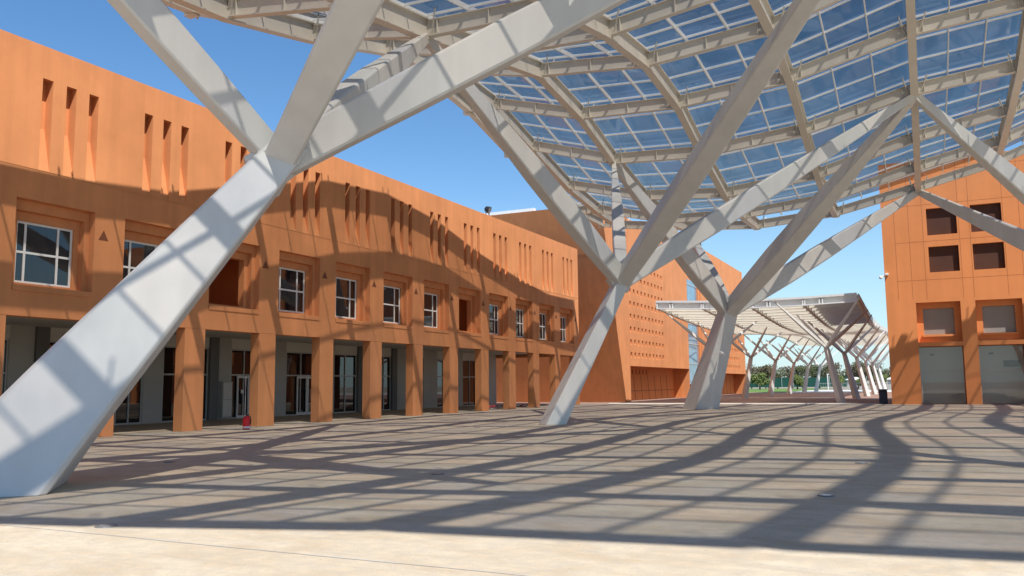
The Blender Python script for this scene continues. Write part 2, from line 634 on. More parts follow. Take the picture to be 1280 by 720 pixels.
# lintel underside, top, ends, back of the upper wall
w.face([(X0, YS, ZL), (X0, YE, ZL), (X0 - 0.5, YE, ZL), (X0 - 0.5, YS, ZL)])
w.face([(X0, YS, ZT), (X0, YE, ZT), (X0 - 0.45, YE, ZT), (X0 - 0.45, YS, ZT)])
w.face([(X0 - 0.45, YS, 12.3), (X0 - 0.45, YE, 12.3), (X0 - 0.45, YE, ZT), (X0 - 0.45, YS, ZT)])
w.face([(X0, YE, ZL), (X0, YE, ZT), (X0 - 16, YE, ZT), (X0 - 16, YE, ZL)])
w.face([(X0, YS, 0), (X0, YS, ZT), (X0 - 16, YS, ZT), (X0 - 16, YS, 0)])
w.face([(X0 - 0.5, YS, ZL), (X0 - 0.5, YE, ZL), (X0 - 0.5, YE, 4.3), (X0 - 0.5, YS, 4.3)])
w.build("wall", M['orange'], ab)
rf = MB()
rf.box(X0 - 16, X0 - 0.47, YS + 0.02, YE - 0.02, 12.0, 12.3)
rf.build("roof", M['greywall'], ab)
# dark room volume behind the upper openings
rm = MB()
rm.face([(X0 - 4, YS + .1, 4.6), (X0 - 4, YE - .1, 4.6), (X0 - 4, YE - .1, 11.9), (X0 - 4, YS + .1, 11.9)])
rm.face([(X0 - 4, YS + .1, 4.55), (X0 - 4, YE - .1, 4.55), (X0 - 0.7, YE - .1, 4.55), (X0 - 0.7, YS + .1, 4.55)])
rm.build("inner_wall", M['orange2'], ab)
so_ = MB()
so_.box(X0 - 16, X0 - 0.5, YS + 0.03, YE - 0.03, 4.3, 4.5)
so_.build("soffit", M['ceiling'], ab)
for k in range(-7, 10):
    yc = C0 + PIT * k
    if yc < YS:
        continue
    c = MB()
    c.box(X0 - 0.5, X0 - 0.004, yc, yc + 1.03, 0, ZL - 0.004)
    c.build("column", M['orange'], ab, bevel=0.015)
# last short pier at the far corner
c = MB()
c.box(X0 - 0.5, X0 - 0.004, 65.25, YE - 0.01, 0, ZL - 0.004)
c.build("column", M['orange'], ab, bevel=0.015)
for b in bays:
    ra, rb = 17.02 + PIT * b, 19.90 + PIT * b
    if rb >= YE or ra <= YS:
        continue
    s = MB()
    s.box(X0 - 0.275, X0 + 0.035, ra + 0.02, rb - 0.02, 4.80, 4.99)
    s.build("window_sill", M['orange'], ab, bevel=0.01)
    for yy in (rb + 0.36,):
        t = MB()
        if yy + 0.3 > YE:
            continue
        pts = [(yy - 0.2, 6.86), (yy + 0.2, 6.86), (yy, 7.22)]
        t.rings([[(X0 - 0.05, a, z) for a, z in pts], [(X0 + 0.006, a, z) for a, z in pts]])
        t.build("notch_shade_panel", M['joint'], ab)  # dark triangle painted in place of the shade inside a pier notch
    a0, a1, c0, c1 = ra + 0.4, rb - 0.42, 5.12, 7.16
    if b in OPEN:
        t = MB()
        xo = X0 - 3.6
        t.face([(xo, a0 - .3, c0 - .3), (xo, a1 + 1.2, c0 - .3), (xo, a1 + 1.2, c1 + .3), (xo, a0 - .3, c1 + .3)])
        for ye in (a0 - .3, a1 + 1.2):
            t.face([(xo, ye, c0 - .3), (X0 - .79, ye, c0 - .3), (X0 - .79, ye, c1 + .3), (xo, ye, c1 + .3)])
        t.face([(X0 - .795, a1, c0 - .3), (X0 - .795, a1 + 1.2, c0 - .3), (X0 - .795, a1 + 1.2, c1 + .3), (X0 - .795, a1, c1 + .3)])
        t.face([(X0 - .795, a0, c0 - .3), (X0 - .795, a0 - .3, c0 - .3), (X0 - .795, a0 - .3, c1 + .3), (X0 - .795, a0, c1 + .3)])
        t.face([(xo, a0 - .3, c1 + .3), (xo, a1 + 1.2, c1 + .3), (X0 - .79, a1 + 1.2, c1 + .3), (X0 - .79, a0 - .3, c1 + .3)])
        t.face([(xo, a0 - .3, c0 - .3), (xo, a1 + 1.2, c0 - .3), (X0 - .79, a1 + 1.2, c0 - .3), (X0 - .79, a0 - .3, c0 - .3)])
        t.build("open_recess", M['orange2'], ab)
        continue
    xf = X0 - 0.58
    f = MB()
    fw = 0.075
    W = a1 - a0
    for yy in (a0 + fw / 2, a0 + W * 0.17, a0 + W * 0.74, a1 - fw / 2):
        f.box(xf - 0.05, xf, yy - fw / 2, yy + fw / 2, c0, c1)
    for zz in (c0 + fw / 2, (c0 + c1) / 2, c1 - fw / 2):
        segs = [a0 + fw, a0 + W * 0.17 - fw / 2, a0 + W * 0.17 + fw / 2, a0 + W * 0.74 - fw / 2, a0 + W * 0.74 + fw / 2, a1 - fw]
        for q in range(0, 6, 2):
            f.box(xf - 0.047, xf - 0.003, segs[q], segs[q + 1], zz - fw / 2, zz + fw / 2)
    fo = f.build("window", M['white'], ab)
    p = MB()
    p.face([(xf - 0.03, a0, c0), (xf - 0.03, a1, c0), (xf - 0.03, a1, c1), (xf - 0.03, a0, c1)])
    p.build("pane", M['pane'], fo)

# arcade back wall: grey piers, dark pilasters, glazing and doors
XB = -33.5
glz = []     # (y0, y1, has_door)
solid = []   # (y0,y1,material index)
edges = [(27.4, 28.9, 'g'), (28.9, 30.05, 'w'), (30.05, 33.0, 'g'), (33.0, 33.6, 'd'), (33.6, 34.6, 'w'), (34.6, 37.6, 'D'), (37.6, 39.0, 'w'),
         (39.0, 43.0, 'D'), (43.0, 43.5, 'w'), (43.5, 45.9, 'g'), (45.9, 46.5, 'd'), (46.5, 48.2, 'w'), (48.2, 49.9, 'g'), (49.9, 50.5, 'd'), (50.5, 52.5, 'w'),
         (52.5, 54.2, 'g'), (54.2, 56.2, 'w'), (56.2, 59.0, 'g'), (59.0, 60.2, 'w'), (60.2, 62.6, 'g'), (62.6, 63.1, 'd'), (63.1, 66.2, 'w')]
y = 27.4
k = 0
pre = []
while y > YS + 1:
    for L, t in ((1.1, 'w'), (2.4, 'g'), (0.6, 'd')):
        pre.append((y - L, y, t))
        y -= L
edges = pre[::-1] + edges
for (a, b, t) in edges:
    if t == 'w':
        MB().box(XB - 0.3, XB, a, b, 0, 4.3).build('back_wall', M['greywall'], ab)
    elif t == 'd':
        MB().box(XB - 0.3, XB + 0.12, a, b, 0, 4.3).build('pilaster', M['darkgrey'], ab)
    else:
        glz.append((a, b, t))
for (a, b, t) in glz:
    MB().box(XB - 0.3, XB - 0.002, a, b, 3.75, 4.3).build('bulkhead', M['ceiling'], ab)
for (a, b, t) in glz:
    f = MB()
    n = 2 if (b - a) < 2.6 else 3
    xs = [a + 0.04 + (b - a - 0.08) * q / n for q in range(n + 1)]
    for q in xs:
        f.box(XB - 0.12, XB - 0.04, q - 0.035, q + 0.035, 0, 3.75)
    for zz in (0.04, 2.35, 3.71):
        for q in range(n):
            f.box(XB - 0.117, XB - 0.043, xs[q] + 0.035, xs[q + 1] - 0.035, zz - 0.04, zz + 0.04)
    fo = f.build("shop_window", M['greyframe'], ab)
    p = MB()
    p.face([(XB - 0.09, a, 0), (XB - 0.09, b, 0), (XB - 0.09, b, 3.75), (XB - 0.09, a, 3.75)])
    p.build("pane", M['pane'], fo)
    if t == 'D':
        mid = (a + b) / 2 - 0.1
        d = MB()
        for s0 in (mid - 0.95, mid):
            s1 = s0 + 0.95
            d.box(XB - 0.03, XB + 0.03, s0 + 0.01, s0 + 0.11, 0.02, 2.3)
            d.box(XB - 0.03, XB + 0.03, s1 - 0.11, s1 - 0.01, 0.02, 2.3)
            d.box(XB - 0.028, XB + 0.028, s0 + 0.11, s1 - 0.11, 0.02, 0.18)
            d.box(XB - 0.028, XB + 0.028, s0 + 0.11, s1 - 0.11, 2.18, 2.3)
        do = d.build("entrance_door", M['white'], ab)
        h = MB()
        for yy in (mid - 0.2, mid + 0.2):
            h.beam((XB + 0.07, yy, 0.85), (XB + 0.07, yy, 1.5), 0.03, 0.03)
        h.build("handle", M['greyframe'], do)
        if a < 36:
            nt_ = MB()
            nt_.box(XB - 0.02, XB - 0.005, mid - 0.62, mid - 0.4, 1.35, 1.55)
            nt_.box(XB - 0.02, XB - 0.005, mid + 0.3, mid + 0.5, 1.38, 1.6)
            nt_.build("paper_notice", M['white'], do)
# electrical cabinet on the grey wall
cb = thing("meter_cabinet", (XB + 0.2, 34.1, 0), "tall beige metal cabinet against the grey arcade wall beside a glass door", "cabinet")
q = MB()
q.box(XB + 0.002, XB + 0.28, 33.75, 34.45, 0.1, 2.0)
q.build("body", M['greywall'], cb, bevel=0.01)
q = MB()
q.box(XB + 0.282, XB + 0.3, 33.8, 34.4, 0.16, 1.02)
q.box(XB + 0.282, XB + 0.3, 33.8, 34.4, 1.06, 1.94)
q.build("door", M['ceiling'], cb)

# floodlight on the parapet
fl = thing("floodlight", (X0 - 0.2, 50.05, ZT), "black floodlight standing on the orange parapet against the sky", "lamp")
q = MB()
q.beam((X0 - 0.2, 49.9, ZT), (X0 - 0.2, 49.9, ZT + 0.35), 0.05, 0.05)
q.beam((X0 - 0.2, 50.35, ZT), (X0 - 0.2, 50.35, ZT + 0.35), 0.05, 0.05)
q.build("bracket", M['black'], fl)
q = MB()
ax = Vector((0.9, 0.1, -0.45)).normalized()
cc = Vector((X0 - 0.15, 50.12, ZT + 0.45))
sd = ax.cross(Vector((0, 0, 1))).normalized()
upv = sd.cross(ax)
rg = []
for dd, rr in ((-0.24, 0.10), (-0.18, 0.18), (0.06, 0.24), (0.13, 0.25)):
    rg.append([cc + ax * dd + (sd * math.cos(2 * math.pi * k / 12) + upv * math.sin(2 * math.pi * k / 12)) * rr for k in range(12)])
q.rings(rg)
q.build("housing", M['black'], fl)
q = MB()
q.rings([[cc + ax * dd + (sd * math.cos(2 * math.pi * k / 12) + upv * math.sin(2 * math.pi * k / 12)) * 0.20 for k in range(12)] for dd in (0.131, 0.14)])
q.build("lens", M['lens'], fl)

# ------------------------------------------------------------------ perforated blocks at the back
XP = -24.7


def lerp(a, b, t):
    return a + (b - a) * t


pb = thing("perforated_building", (XP - 6, 85, 0), "orange block with leaning end wall and grid of small square holes behind the arcade building", "building")
w = MB()
ZB, YB0, YB1, ZBT = 0.0, 75.3, 69.5, 17.5


def yl(z):
    return YB0 + (YB1 - YB0) * z / ZBT


YF, YR = 76.75, 99.2
holes = []
for r in range(8):
    for c in range(10):
        yy = 76.95 + 1.22 * c
        zz = 4.15 + 1.22 * r
        holes.append((yy, yy + 0.52, zz, zz + 0.5, 0.35, 0.26))
wall_holes(w, 'x', XP, YF, YR, 3.35, ZBT, holes)
w.face([(XP, yl(0), 0), (XP, YF, 0), (XP, YF, ZBT), (XP, yl(ZBT), ZBT)])
w.face([(XP, yl(0), 0), (XP, yl(ZBT), ZBT), (XP - 14, yl(ZBT), ZBT), (XP - 14, yl(0), 0)])
w.face([(XP, yl(ZBT), ZBT), (XP, YR, ZBT), (XP - 14, YR, ZBT), (XP - 14, yl(ZBT), ZBT)])
w.face([(XP, YR, 0), (XP, YR, ZBT), (XP - 14, YR, ZBT), (XP - 14, YR, 0)])
w.face([(XP, YF, 3.35), (XP, YR, 3.35), (XP - 1.9, YR, 3.35), (XP - 1.9, YF, 3.35)])
w.face([(XP, YF, 0), (XP, YF, 3.35), (XP - 1.9, YF, 3.35), (XP - 1.9, YF, 0)])
w.build("wall", M['orange'], pb)
lw = MB()
lholes = [(76.95 + 1.22 * c, 77.4 + 1.22 * c, 2.65, 3.15, 0.2, 0.0) for c in range(10)]
wall_holes(lw, 'x', XP - 1.9, YF, YR, 0, 3.35, lholes)
gr = lw
for c in range(1, 9):
    yy = YF + 2.45 * c
    gr.beam((XP - 1.894, yy, 0.02), (XP - 1.894, yy - 0.5, 2.55), 0.09, 0.012, 1, upv=(1, 0, 0))
gr.beam((XP - 1.890, YF, 0.95), (XP - 1.890, YR, 0.95), 0.05, 0.008, 1, upv=(1, 0, 0))
gr.build("lower_wall", [M['orange2'], M['joint']], pb)
cp = MB()
cp.box(-37.0, -31.2, yl(ZBT) + 0.02, yl(ZBT) + 0.5, ZBT, ZBT + 0.28)
cp.build("roof_coping", M['white'], pb)
# line of the wall where panels meet on the leaning end
jl = MB()
n0 = Vector((0, -(ZBT), (YB1 - YB0) * 1.0)).normalized()
jl.beam(Vector((XP, yl(13.3), 13.3)) + n0 * 0.0, Vector((XP - 14, yl(13.3), 13.3)) + n0 * 0.0, 0.012, 0.05)
jl.build("panel_joint", M['joint'], pb)
# glass stair slot
sg_ = MB()
sg_.face([(XP - 0.3, YR, 1.6), (XP - 0.3, 105.2, 1.6), (XP - 0.3, 105.2, 14.2), (XP - 0.3, YR, 14.2)])
so1 = sg_.build("stair_window", M['blueglass'], pb)
f = MB()
for zz in (1.6, 4.0, 6.4, 8.8, 11.2, 13.6):
    f.box(XP - 0.36, XP - 0.24, YR + .01, 105.19, zz - 0.04, zz + 0.04)
f.build("frame", M['greyframe'], so1)
f = MB()
f.box(XP - 6, XP - 0.85, YR - 0.01, 105.25, 14.2, 17.2)
f.box(XP - 6, XP - 0.85, YR - 0.01, 105.25, 0, 1.6)
f.box(XP - 6, XP - 0.1, 105.2, 106.0, 0, 17.2)
f.build("slot_surround", M['orange2'], pb)

fb = thing("perforated_building", (XP - 6, 120, 0), "farther orange block with square holes beyond the tall strip of blue glass", "building")
w = MB()
Y3, Y4, Z3 = 106.02, 134.6, 18.9
holes = []
for r in range(6):
    for c in range(10):
        yy = 118.6 + 1.22 * c
        zz = 3.7 + 1.22 * r
        holes.append((yy, yy + 0.52, zz, zz + 0.5, 0.35, 0.26))
wall_holes(w, 'x', XP, Y3, Y4, 3.0, Z3, holes)
w.face([(XP, Y3, 0), (XP, Y3, Z3), (XP - 14, Y3, Z3), (XP - 14, Y3, 0)])
w.face([(XP, Y4, 0), (XP, Y4, Z3), (XP - 14, Y4, Z3), (XP - 14, Y4, 0)])
w.face([(XP, Y3, Z3), (XP, Y4, Z3), (XP - 14, Y4, Z3), (XP - 14, Y3, Z3)])
w.face([(XP, Y3, 3.0), (XP, Y4, 3.0), (XP - 1.9, Y4, 3.0), (XP - 1.9, Y3, 3.0)])
w.build("wall", M['orange'], fb)
lw = MB()
lw.face([(XP - 1.9, Y3, 0), (XP - 1.9, Y4, 0), (XP - 1.9, Y4, 3.0), (XP - 1.9, Y3, 3.0)])
gr = lw
for c in range(1, 11):
    yy = Y3 + 2.6 * c
    gr.beam((XP - 1.894, yy, 0.02), (XP - 1.894, yy - 0.5, 2.5), 0.1, 0.012, 1, upv=(1, 0, 0))
gr.build("lower_wall", [M['orange2'], M['joint']], fb)
rl = thing("roof_lamp", (XP - 0.3, 107.8, Z3), "tiny dark lamp on the roof edge of the farther orange block", "lamp")
q = MB()
q.beam((XP - 0.3, 107.8, Z3), (XP - 0.3, 107.8, Z3 + 0.4), 0.07, 0.07)
q.build("post", M['black'], rl)
q = MB()
q.box(XP - 0.5, XP - 0.1, 107.55, 108.05, Z3 + 0.4, Z3 + 0.75)
q.build("housing", M['black'], rl, bevel=0.05)

# white slatted rack at the foot of the glass strip
wr = thing("white_rack", (XP + 0.4, 101.5, 0), "white rack of upright loops at the foot of the tall blue glass strip", "rack")
q = MB()
for k in range(3):
    yy = 99.9 + 1.5 * k
    q.beam((XP + 0.4, yy, 0.55), (XP + 0.4, yy, 2.0), 0.3, 0.12)
    q.beam((XP + 0.4, yy + 0.75, 0.55), (XP + 0.4, yy + 0.75, 2.0), 0.3, 0.12)
    q.beam((XP + 0.4, yy, 0.6), (XP + 0.4, yy + 0.75, 0.6), 0.3, 0.12)
q.build("loop", M['white'], wr)
q = MB()
q.beam((XP + 0.4, 101.8, 0), (XP + 0.4, 101.8, 0.6), 0.15, 0.15)
q.build("post", M['white'], wr)

# slim pale post in front of the farther block
pp = thing("pale_post", (-18.9, 104, 0), "slim pale post standing before the farther orange block's lower wall", "post")
q = MB()
q.cyl((-18.9, 104), 0.09, 0, 2.3, 10)
q.build("shaft", M['ceiling'], pp)
q = MB()
q.cyl((-18.9, 104), 0.12, 2.3, 2.42, 10)
q.build("cap", M['white'], pp)

# ------------------------------------------------------------------ right building
YRB = 67.5
rb = thing("tower_building", (13, YRB + 9, 0), "orange building on the right with brown square windows over tall portals", "building")
w = MB()
XA, XZ, ZR = -2.1, 30.0, 17.7
whol, phol, ghol, cols_ = [], [], [], []
for q in range(3):
    ox = q * 9.4
    for wx in (0.9, 3.71):
        for z0, z1 in ((12.12, 14.08), (9.42, 11.28)):
            whol.append((wx + ox, wx + ox + 1.93, z0, z1, 0.28, 0.0, False))
    for pxx in (-0.14, 3.63):
        phol.append((pxx + ox, pxx + ox + 2.84, 4.42, 7.27, 0.55, 0.0, False))
        ghol.append((pxx + ox, pxx + ox + 2.84, 0.0, 4.12, 1.7, 0.0, False))
wall_holes(w, 'y', YRB, XA, XZ, 0, ZR, whol + phol + ghol, sgn=-1)
w.face([(XA, YRB, 0), (XA, YRB, ZR), (XA, YRB + 18, ZR), (XA, YRB + 18, 0)])
w.face([(XZ, YRB, 0), (XZ, YRB, ZR), (XZ, YRB + 18, ZR), (XZ, YRB + 18, 0)])
w.face([(XA, YRB + 18, 0), (XZ, YRB + 18, 0), (XZ, YRB + 18, ZR), (XA, YRB + 18, ZR)])
w.face([(XA, YRB, ZR), (XZ, YRB, ZR), (XZ, YRB + 18, ZR), (XA, YRB + 18, ZR)])
for h in phol:
    wall_holes(w, 'y', YRB + 0.55, h[0], h[1], h[2], h[3], [(h[0] + 0.42, h[1] - 0.42, 4.98, 6.86, 0.2, 0.0, False)], sgn=-1)
RBW = w
for h in whol:
    f = MB()
    f.face([(h[0], YRB + 0.27, h[2]), (h[1], YRB + 0.27, h[2]), (h[1], YRB + 0.27, h[3]), (h[0], YRB + 0.27, h[3])])
    f.build("window_blind", M['brown'], rb)
for h in phol:
    f = MB()
    f.face([(h[0] + .4, YRB + 0.74, 4.96), (h[1] - .4, YRB + 0.74, 4.96), (h[1] - .4, YRB + 0.74, 6.88), (h[0] + .4, YRB + 0.74, 6.88)])
    f.build("portal_blind", M['greyblind'], rb)
    f = MB()
    fr = 0.12
    f.box(h[0] + .30, h[1] - .30, YRB + 0.40, YRB + 0.546, 4.82, 4.97)
    f.build("portal_sill", M['orange2'], rb)
for h in ghol:
    f = MB()
    yb = YRB + 1.7
    f.face([(h[0], yb, 0), (h[1], yb, 0), (h[1], yb, 4.12), (h[0], yb, 4.12)])
    f.build("lobby_wall", M['ceiling'], rb)
    f = MB()
    yb -= 0.6
    f.box(h[0] + 0.002, h[1] - 0.002, yb - 0.03, yb + 0.03, 2.36, 2.42)
    f.box(h[0] + 0.03, h[0] + 0.08, yb - 0.029, yb + 0.029, 0, 2.36)
    f.box(h[1] - 0.08, h[1] - 0.03, yb - 0.029, yb + 0.029, 0, 2.36)
    lf = f.build("lobby_frame", M['greyframe'], rb)
    f = MB()
    f.face([(h[0], yb + 0.01, 0), (h[1], yb + 0.01, 0), (h[1], yb + 0.01, 4.12), (h[0], yb + 0.01, 4.12)])
    f.build("pane", M['clear'], lf)
    f = MB()
    f.box(h[0] + 0.7, h[0] + 1.0, YRB + 1.64, YRB + 1.696, 3.5, 3.62)
    f.build("vent_grille", M['darkgrey'], rb)
# dark panel in the second lobby
f = MB()
f.box(5.2, 6.2, YRB + 1.63, YRB + 1.695, 2.6, 3.05)
f.build("wall_screen", M['darkgrey'], rb)
# fine panel joints, part of the wall's own surface
xs = [-1.25, -0.3, 0.62, 2.95, 3.62, 5.72, 6.7]
for xx in xs:
    RBW.box(xx - 0.014, xx + 0.014, YRB - 0.004, YRB + 0.002, 7.5, ZR, 1)
for zz in (8.9, 11.7, 14.4, 16.9):
    prev = -1.25
    for xx in xs[1:] + [XZ]:
        RBW.box(prev + 0.016, xx - 0.016, YRB - 0.004, YRB + 0.002, zz - 0.014, zz + 0.014, 1)
        prev = xx
RBW.build("wall", [M['orange2'], M['softjoint']], rb)
# security camera on the corner
sc_ = thing("security_camera", (-2.1, YRB - 0.1, 9.3), "white security camera on the left corner of the right orange building", "camera")
q = MB()
q.box(-2.28, -2.1, YRB - 0.02, YRB + 0.06, 9.30, 9.42)
q.build("bracket", M['white'], sc_, bevel=0.02)
q = MB()
cx, cy, cz = -2.36, YRB - 0.06, 9.26
rg = []
for k in range(7):
    a = -math.pi / 2 + math.pi * k / 6
    rg.append([(cx + 0.13 * math.cos(a) * math.cos(t * math.pi / 6), cy + 0.13 * math.cos(a) * math.sin(t * math.pi / 6), cz + 0.13 * math.sin(a)) for t in range(12)])
q.rings(rg)
q.build("dome", M['white'], sc_, smooth=True)
q = MB()
q.box(-2.05, -1.83, YRB - 0.2, YRB - 0.004, 9.38, 9.54)
q.build("lamp_box", M['white'], sc_, bevel=0.02)

# litter bin beside the corner
bn = thing("litter_bin", (-2.75, 68.35, 0), "dark navy litter bin beside the right building's left corner", "bin")
q = MB()
q.box(-2.98, -2.42, 68.05, 68.6, 0.02, 1.0)
q.build("body", M['navy'], bn, bevel=0.04)
q = MB()
q.box(-3.01, -2.39, 68.02, 68.63, 1.005, 1.09)
q.build("lid", M['navy'], bn, bevel=0.03)

# ------------------------------------------------------------------ main canopy
YR_ = [0.5, 4.9, 8.6, 12.3, 16.4, 20.7, 25.2, 30.2, 35.4, 40.8, 46.0, 51.8, 57.5, 62.8]
XG = [-22.2, -20.7, -15.5, -10.3, -4.87, 0.45, 5.1, 10.0, 15.1, 20.2]
ZG = [
    [14.8, 14.5, 14.3, 14.1, 14.2, 14.6, 15.8, 17.1, 17.5, 16.9, 15.7, 14.7, 14.0, 14.0],
    [14.4, 14.0, 13.8, 13.7, 13.75, 14.1, 15.0, 16.3, 17.1, 16.9, 15.8, 14.6, 14.0, 13.7],
    [14.0, 13.5, 13.2, 13.0, 13.1, 13.4, 14.1, 15.1, 16.05, 15.5, 14.3, 13.3, 12.75, 13.1],
    [14.2, 13.6, 13.2, 13.0, 13.0, 13.3, 14.0, 15.0, 15.6, 15.3, 14.05, 12.9, 12.6, 12.75],
    [15.0, 14.2, 13.6, 13.3, 13.3, 13.7, 14.6, 15.8, 16.1, 15.7, 14.55, 13.45, 13.1, 13.15],
    [17.2, 16.2, 15.4, 15.1, 15.5, 16.2, 17.1, 17.9, 17.8, 17.0, 15.85, 14.95, 14.55, 14.35],
    [19.6, 18.4, 17.5, 17.1, 17.5, 18.4, 19.2, 19.3, 18.6, 17.4, 16.3, 15.85, 15.6, 15.5],
    [20.8, 20.0, 19.3, 18.9, 19.1, 20.0, 20.9, 21.3, 20.6, 19.4, 18.4, 17.8, 17.5, 17.4],
    [22.0, 21.3, 20.6, 20.2, 20.5, 21.4, 22.3, 22.7, 22.0, 20.9, 19.9, 19.2, 18.8, 18.7],
    [22.6, 22.0, 21.4, 21.1, 21.4, 22.2, 23.1, 23.5, 22.9, 21.9, 21.0, 20.3, 19.9, 19.8],
]
NR, NG = len(YR_), len(XG)


def node(i, j, dz=0.0):
    skew = (0.14 * (i - 3) if i > 3 else 0.3) if j == 0 else 0.0      # the near edge runs slightly askew
    return Vector((XG[i], YR_[j] + skew, ZG[i][j] + dz))


cano = thing("glass_canopy", (0, 32, 0), "huge wavy steel canopy with tinted glass panels over the plaza", "canopy")
# main girders along y (deep box-like I girders), polygonal between the rows
for i in range(1, NG):
    q = MB()
    for j in range(NR - 1):
        q.ibeam(node(i, j), node(i, j + 1), 0.36, 0.80, 0.05, 0.10)
    # gusset plates and struts carrying the glazing at every row
    for j in range(NR):
        a = node(i, j)
        q.beam(a + Vector((0.02, 0, 0.03)), a + Vector((0.02, 0, 0.78)), 0.34, 0.03, upv=(0, 1, 0))
    for j in (NR - 1,):
        a = node(i, j)
        sgn = -1 if j == 0 else 1
        q.beam(a + Vector((0, 0, 0.4)), a + Vector((0, sgn * 0.5, 0.55)), 0.30, 0.5)
    q.build("main_girder", M['roofsteel'], cano)
# outer edge beam
q = MB()
for j in range(NR - 1):
    q.ibeam(node(0, j, 0.05), node(0, j + 1, 0.05), 0.34, 0.62, 0.05, 0.08)
q.build("edge_beam", M['roofsteel'], cano)
# cross beams along x
for j in range(NR):
    q = MB()
    for i in range(NG - 1):
        a, b = node(i, j, 0.10), node(i + 1, j, 0.10)
        d = (b - a).normalized()
        q.ibeam(a + d * 0.18, b - d * 0.18, 0.26, 0.62, 0.035, 0.05)
        # web stiffeners
        L = (b - a).length
        for t in (0.1, 0.5, 0.9) if i > 0 else (0.5,):
            c = a + (b - a) * t
            q.beam(c + Vector((0, 0, 0.04)), c + Vector((0, 0, 0.58)), 0.03, 0.24, upv=(0, 1, 0))
        # V struts from the girder to the glazing frame
        if i > 0:
            for sy in (-1, 1):
                q.beam(a + Vector((0.22, 0, -0.05)), a + Vector((0.62, 0.4 * sy, 0.88)), 0.05, 0.05)
                q.beam(b + Vector((-0.22, 0, -0.05)), b + Vector((-0.5, 0.3 * sy, 0.88)), 0.05, 0.05)
    # pointed bracket at the left tip
    a = node(0, j, 0.0)
    q.beam(a + Vector((-0.35, 0, 0.15)), a + Vector((0.1, 0, 0.15)), 0.3, 0.3)
    q.beam(a + Vector((-0.1, -0.25, 0.0)), a + Vector((-0.25, -0.25, 0.85)), 0.05, 0.05)
    q.beam(a + Vector((-0.1, 0.25, 0.0)), a + Vector((-0.25, 0.25, 0.85)), 0.05, 0.05)
    q.build("cross_beam", M['roofsteel'], cano)

HG = 1.0


def glazing(mb, i, j, frames=True):
    a, b, c, d = node(i, j, HG), node(i + 1, j, HG), node(i + 1, j + 1, HG), node(i, j + 1, HG)
    nx = 1 if i == 0 else 3

    def P(s, t):
        return (a * (1 - s) + b * s) * (1 - t) + (d * (1 - s) + c * s) * t
    ny = 3
    for u in range(nx):
        for v in range(ny):
            s0, s1, t0, t1 = u / nx, (u + 1) / nx, v / ny, (v + 1) / ny
            e = 0.012 / nx
            mb.face([P(s0 + e, t0 + 0.006), P(s1 - e, t0 + 0.006), P(s1 - e, t1 - 0.006), P(s0 + e, t1 - 0.006)], 0)
    dz = Vector((0, 0, -0.10))
    for u in range(nx):
        for v in range(ny):
            pass
    for u in range(0, nx):
        s = u / nx
        mb.beam(P(s, 0.0) + dz * 1.0, P(s, 1.0) + dz * 1.0, 0.05, 0.2, 1)
    for v in range(0, ny):
        t = v / ny
        mb.beam(P(0, t) + dz * 0.55, P(1, t) + dz * 0.55, 0.05, 0.09, 1)


for i in range(0, 7):
    for j in range(NR - 1):
        q = MB()
        glazing(q, i, j)
        q.build("glazing_panel", [M['glass'], M['white']], cano)
q = MB()
for i in range(7, NG - 1):
    for j in range(NR - 1):
        glazing(q, i, j)
o = q.build("glazing_panel", [M['glass'], M['white']], cano)
o['kind'] = 'stuff'


# ------------------------------------------------------------------ tree columns
def section(c, ax, s, hw, hh):
    """rectangle with chamfered corners round c, across direction s"""
    t = s.cross(ax).normalized()
    k = 0.14
    pts = [(-hw, -hh * (1 - k)), (-hw * (1 - k), -hh), (hw * (1 - k), -hh), (hw, -hh * (1 - k)), (hw, hh * (1 - k)), (hw * (1 - k), hh), (-hw * (1 - k), hh), (-hw, hh * (1 - k))]
    return [c + s * a + t * b for a, b in pts]


def branch(q, p, e, sc, w0=0.62, h0=0.95, mat=0, roll=0.0):
    p, e = Vector(p), Vector(e)
    ax = (e - p).normalized()
    s = ax.cross(Vector((0, 0, 1)))
    if s.length < 0.05:
        s = Vector((1, 0, 0))
    s.normalize()
    s = Matrix.Rotation(R(roll), 3, ax) @ s
    rg = []
    for t, f in ((-0.03, 0.80), (0.06, 0.84), (0.17, 0.94), (0.3, 1.0), (0.5, 0.93), (0.75, 0.66), (0.93, 0.44), (1.0, 0.36)):
        c = p + (e - p) * t
        rg.append(section(c, ax, s, w0 * f * sc / 2, h0 * f * sc / 2))
    q.rings(rg, mat)


def trunk(q, base, top, wb, wt, yawdeg=45):
    base, top = Vector(base), Vector(top)
    rg = []
    ax = (top - base).normalized()
    for t in (0.0, 0.25, 0.5, 0.75, 0.95, 1.05):
        c = base + (top - base) * t
        hw = lerp(wb, wt, t) / 2
        pts = []
        k = 0.10
        for a, b in ((-1, -1 + k), (-1 + k, -1), (1 - k, -1), (1, -1 + k), (1, 1 - k), (1 - k, 1), (-1 + k, 1), (-1, 1 - k)):
            an = R(yawdeg)
            d = Vector((a * math.cos(an) - b * math.sin(an), a * math.sin(an) + b * math.cos(an), 0)) * hw
            # shear into the plane across the axis near the top, horizontal cut at the foot
            if t == 0.0:
                dv = d
                dv = d - ax * (d.z - 0) if False else d
                # project along axis so that the cut is level
                dd = d - ax * d.dot(ax)
                lam = -dd.z / ax.z
                dv = dd + ax * lam
            else:
                dv = d - ax * d.dot(ax)
            pts.append(c + dv)
        rg.append(pts)
    q.rings(rg)
    # splice ring of the node
    return rg


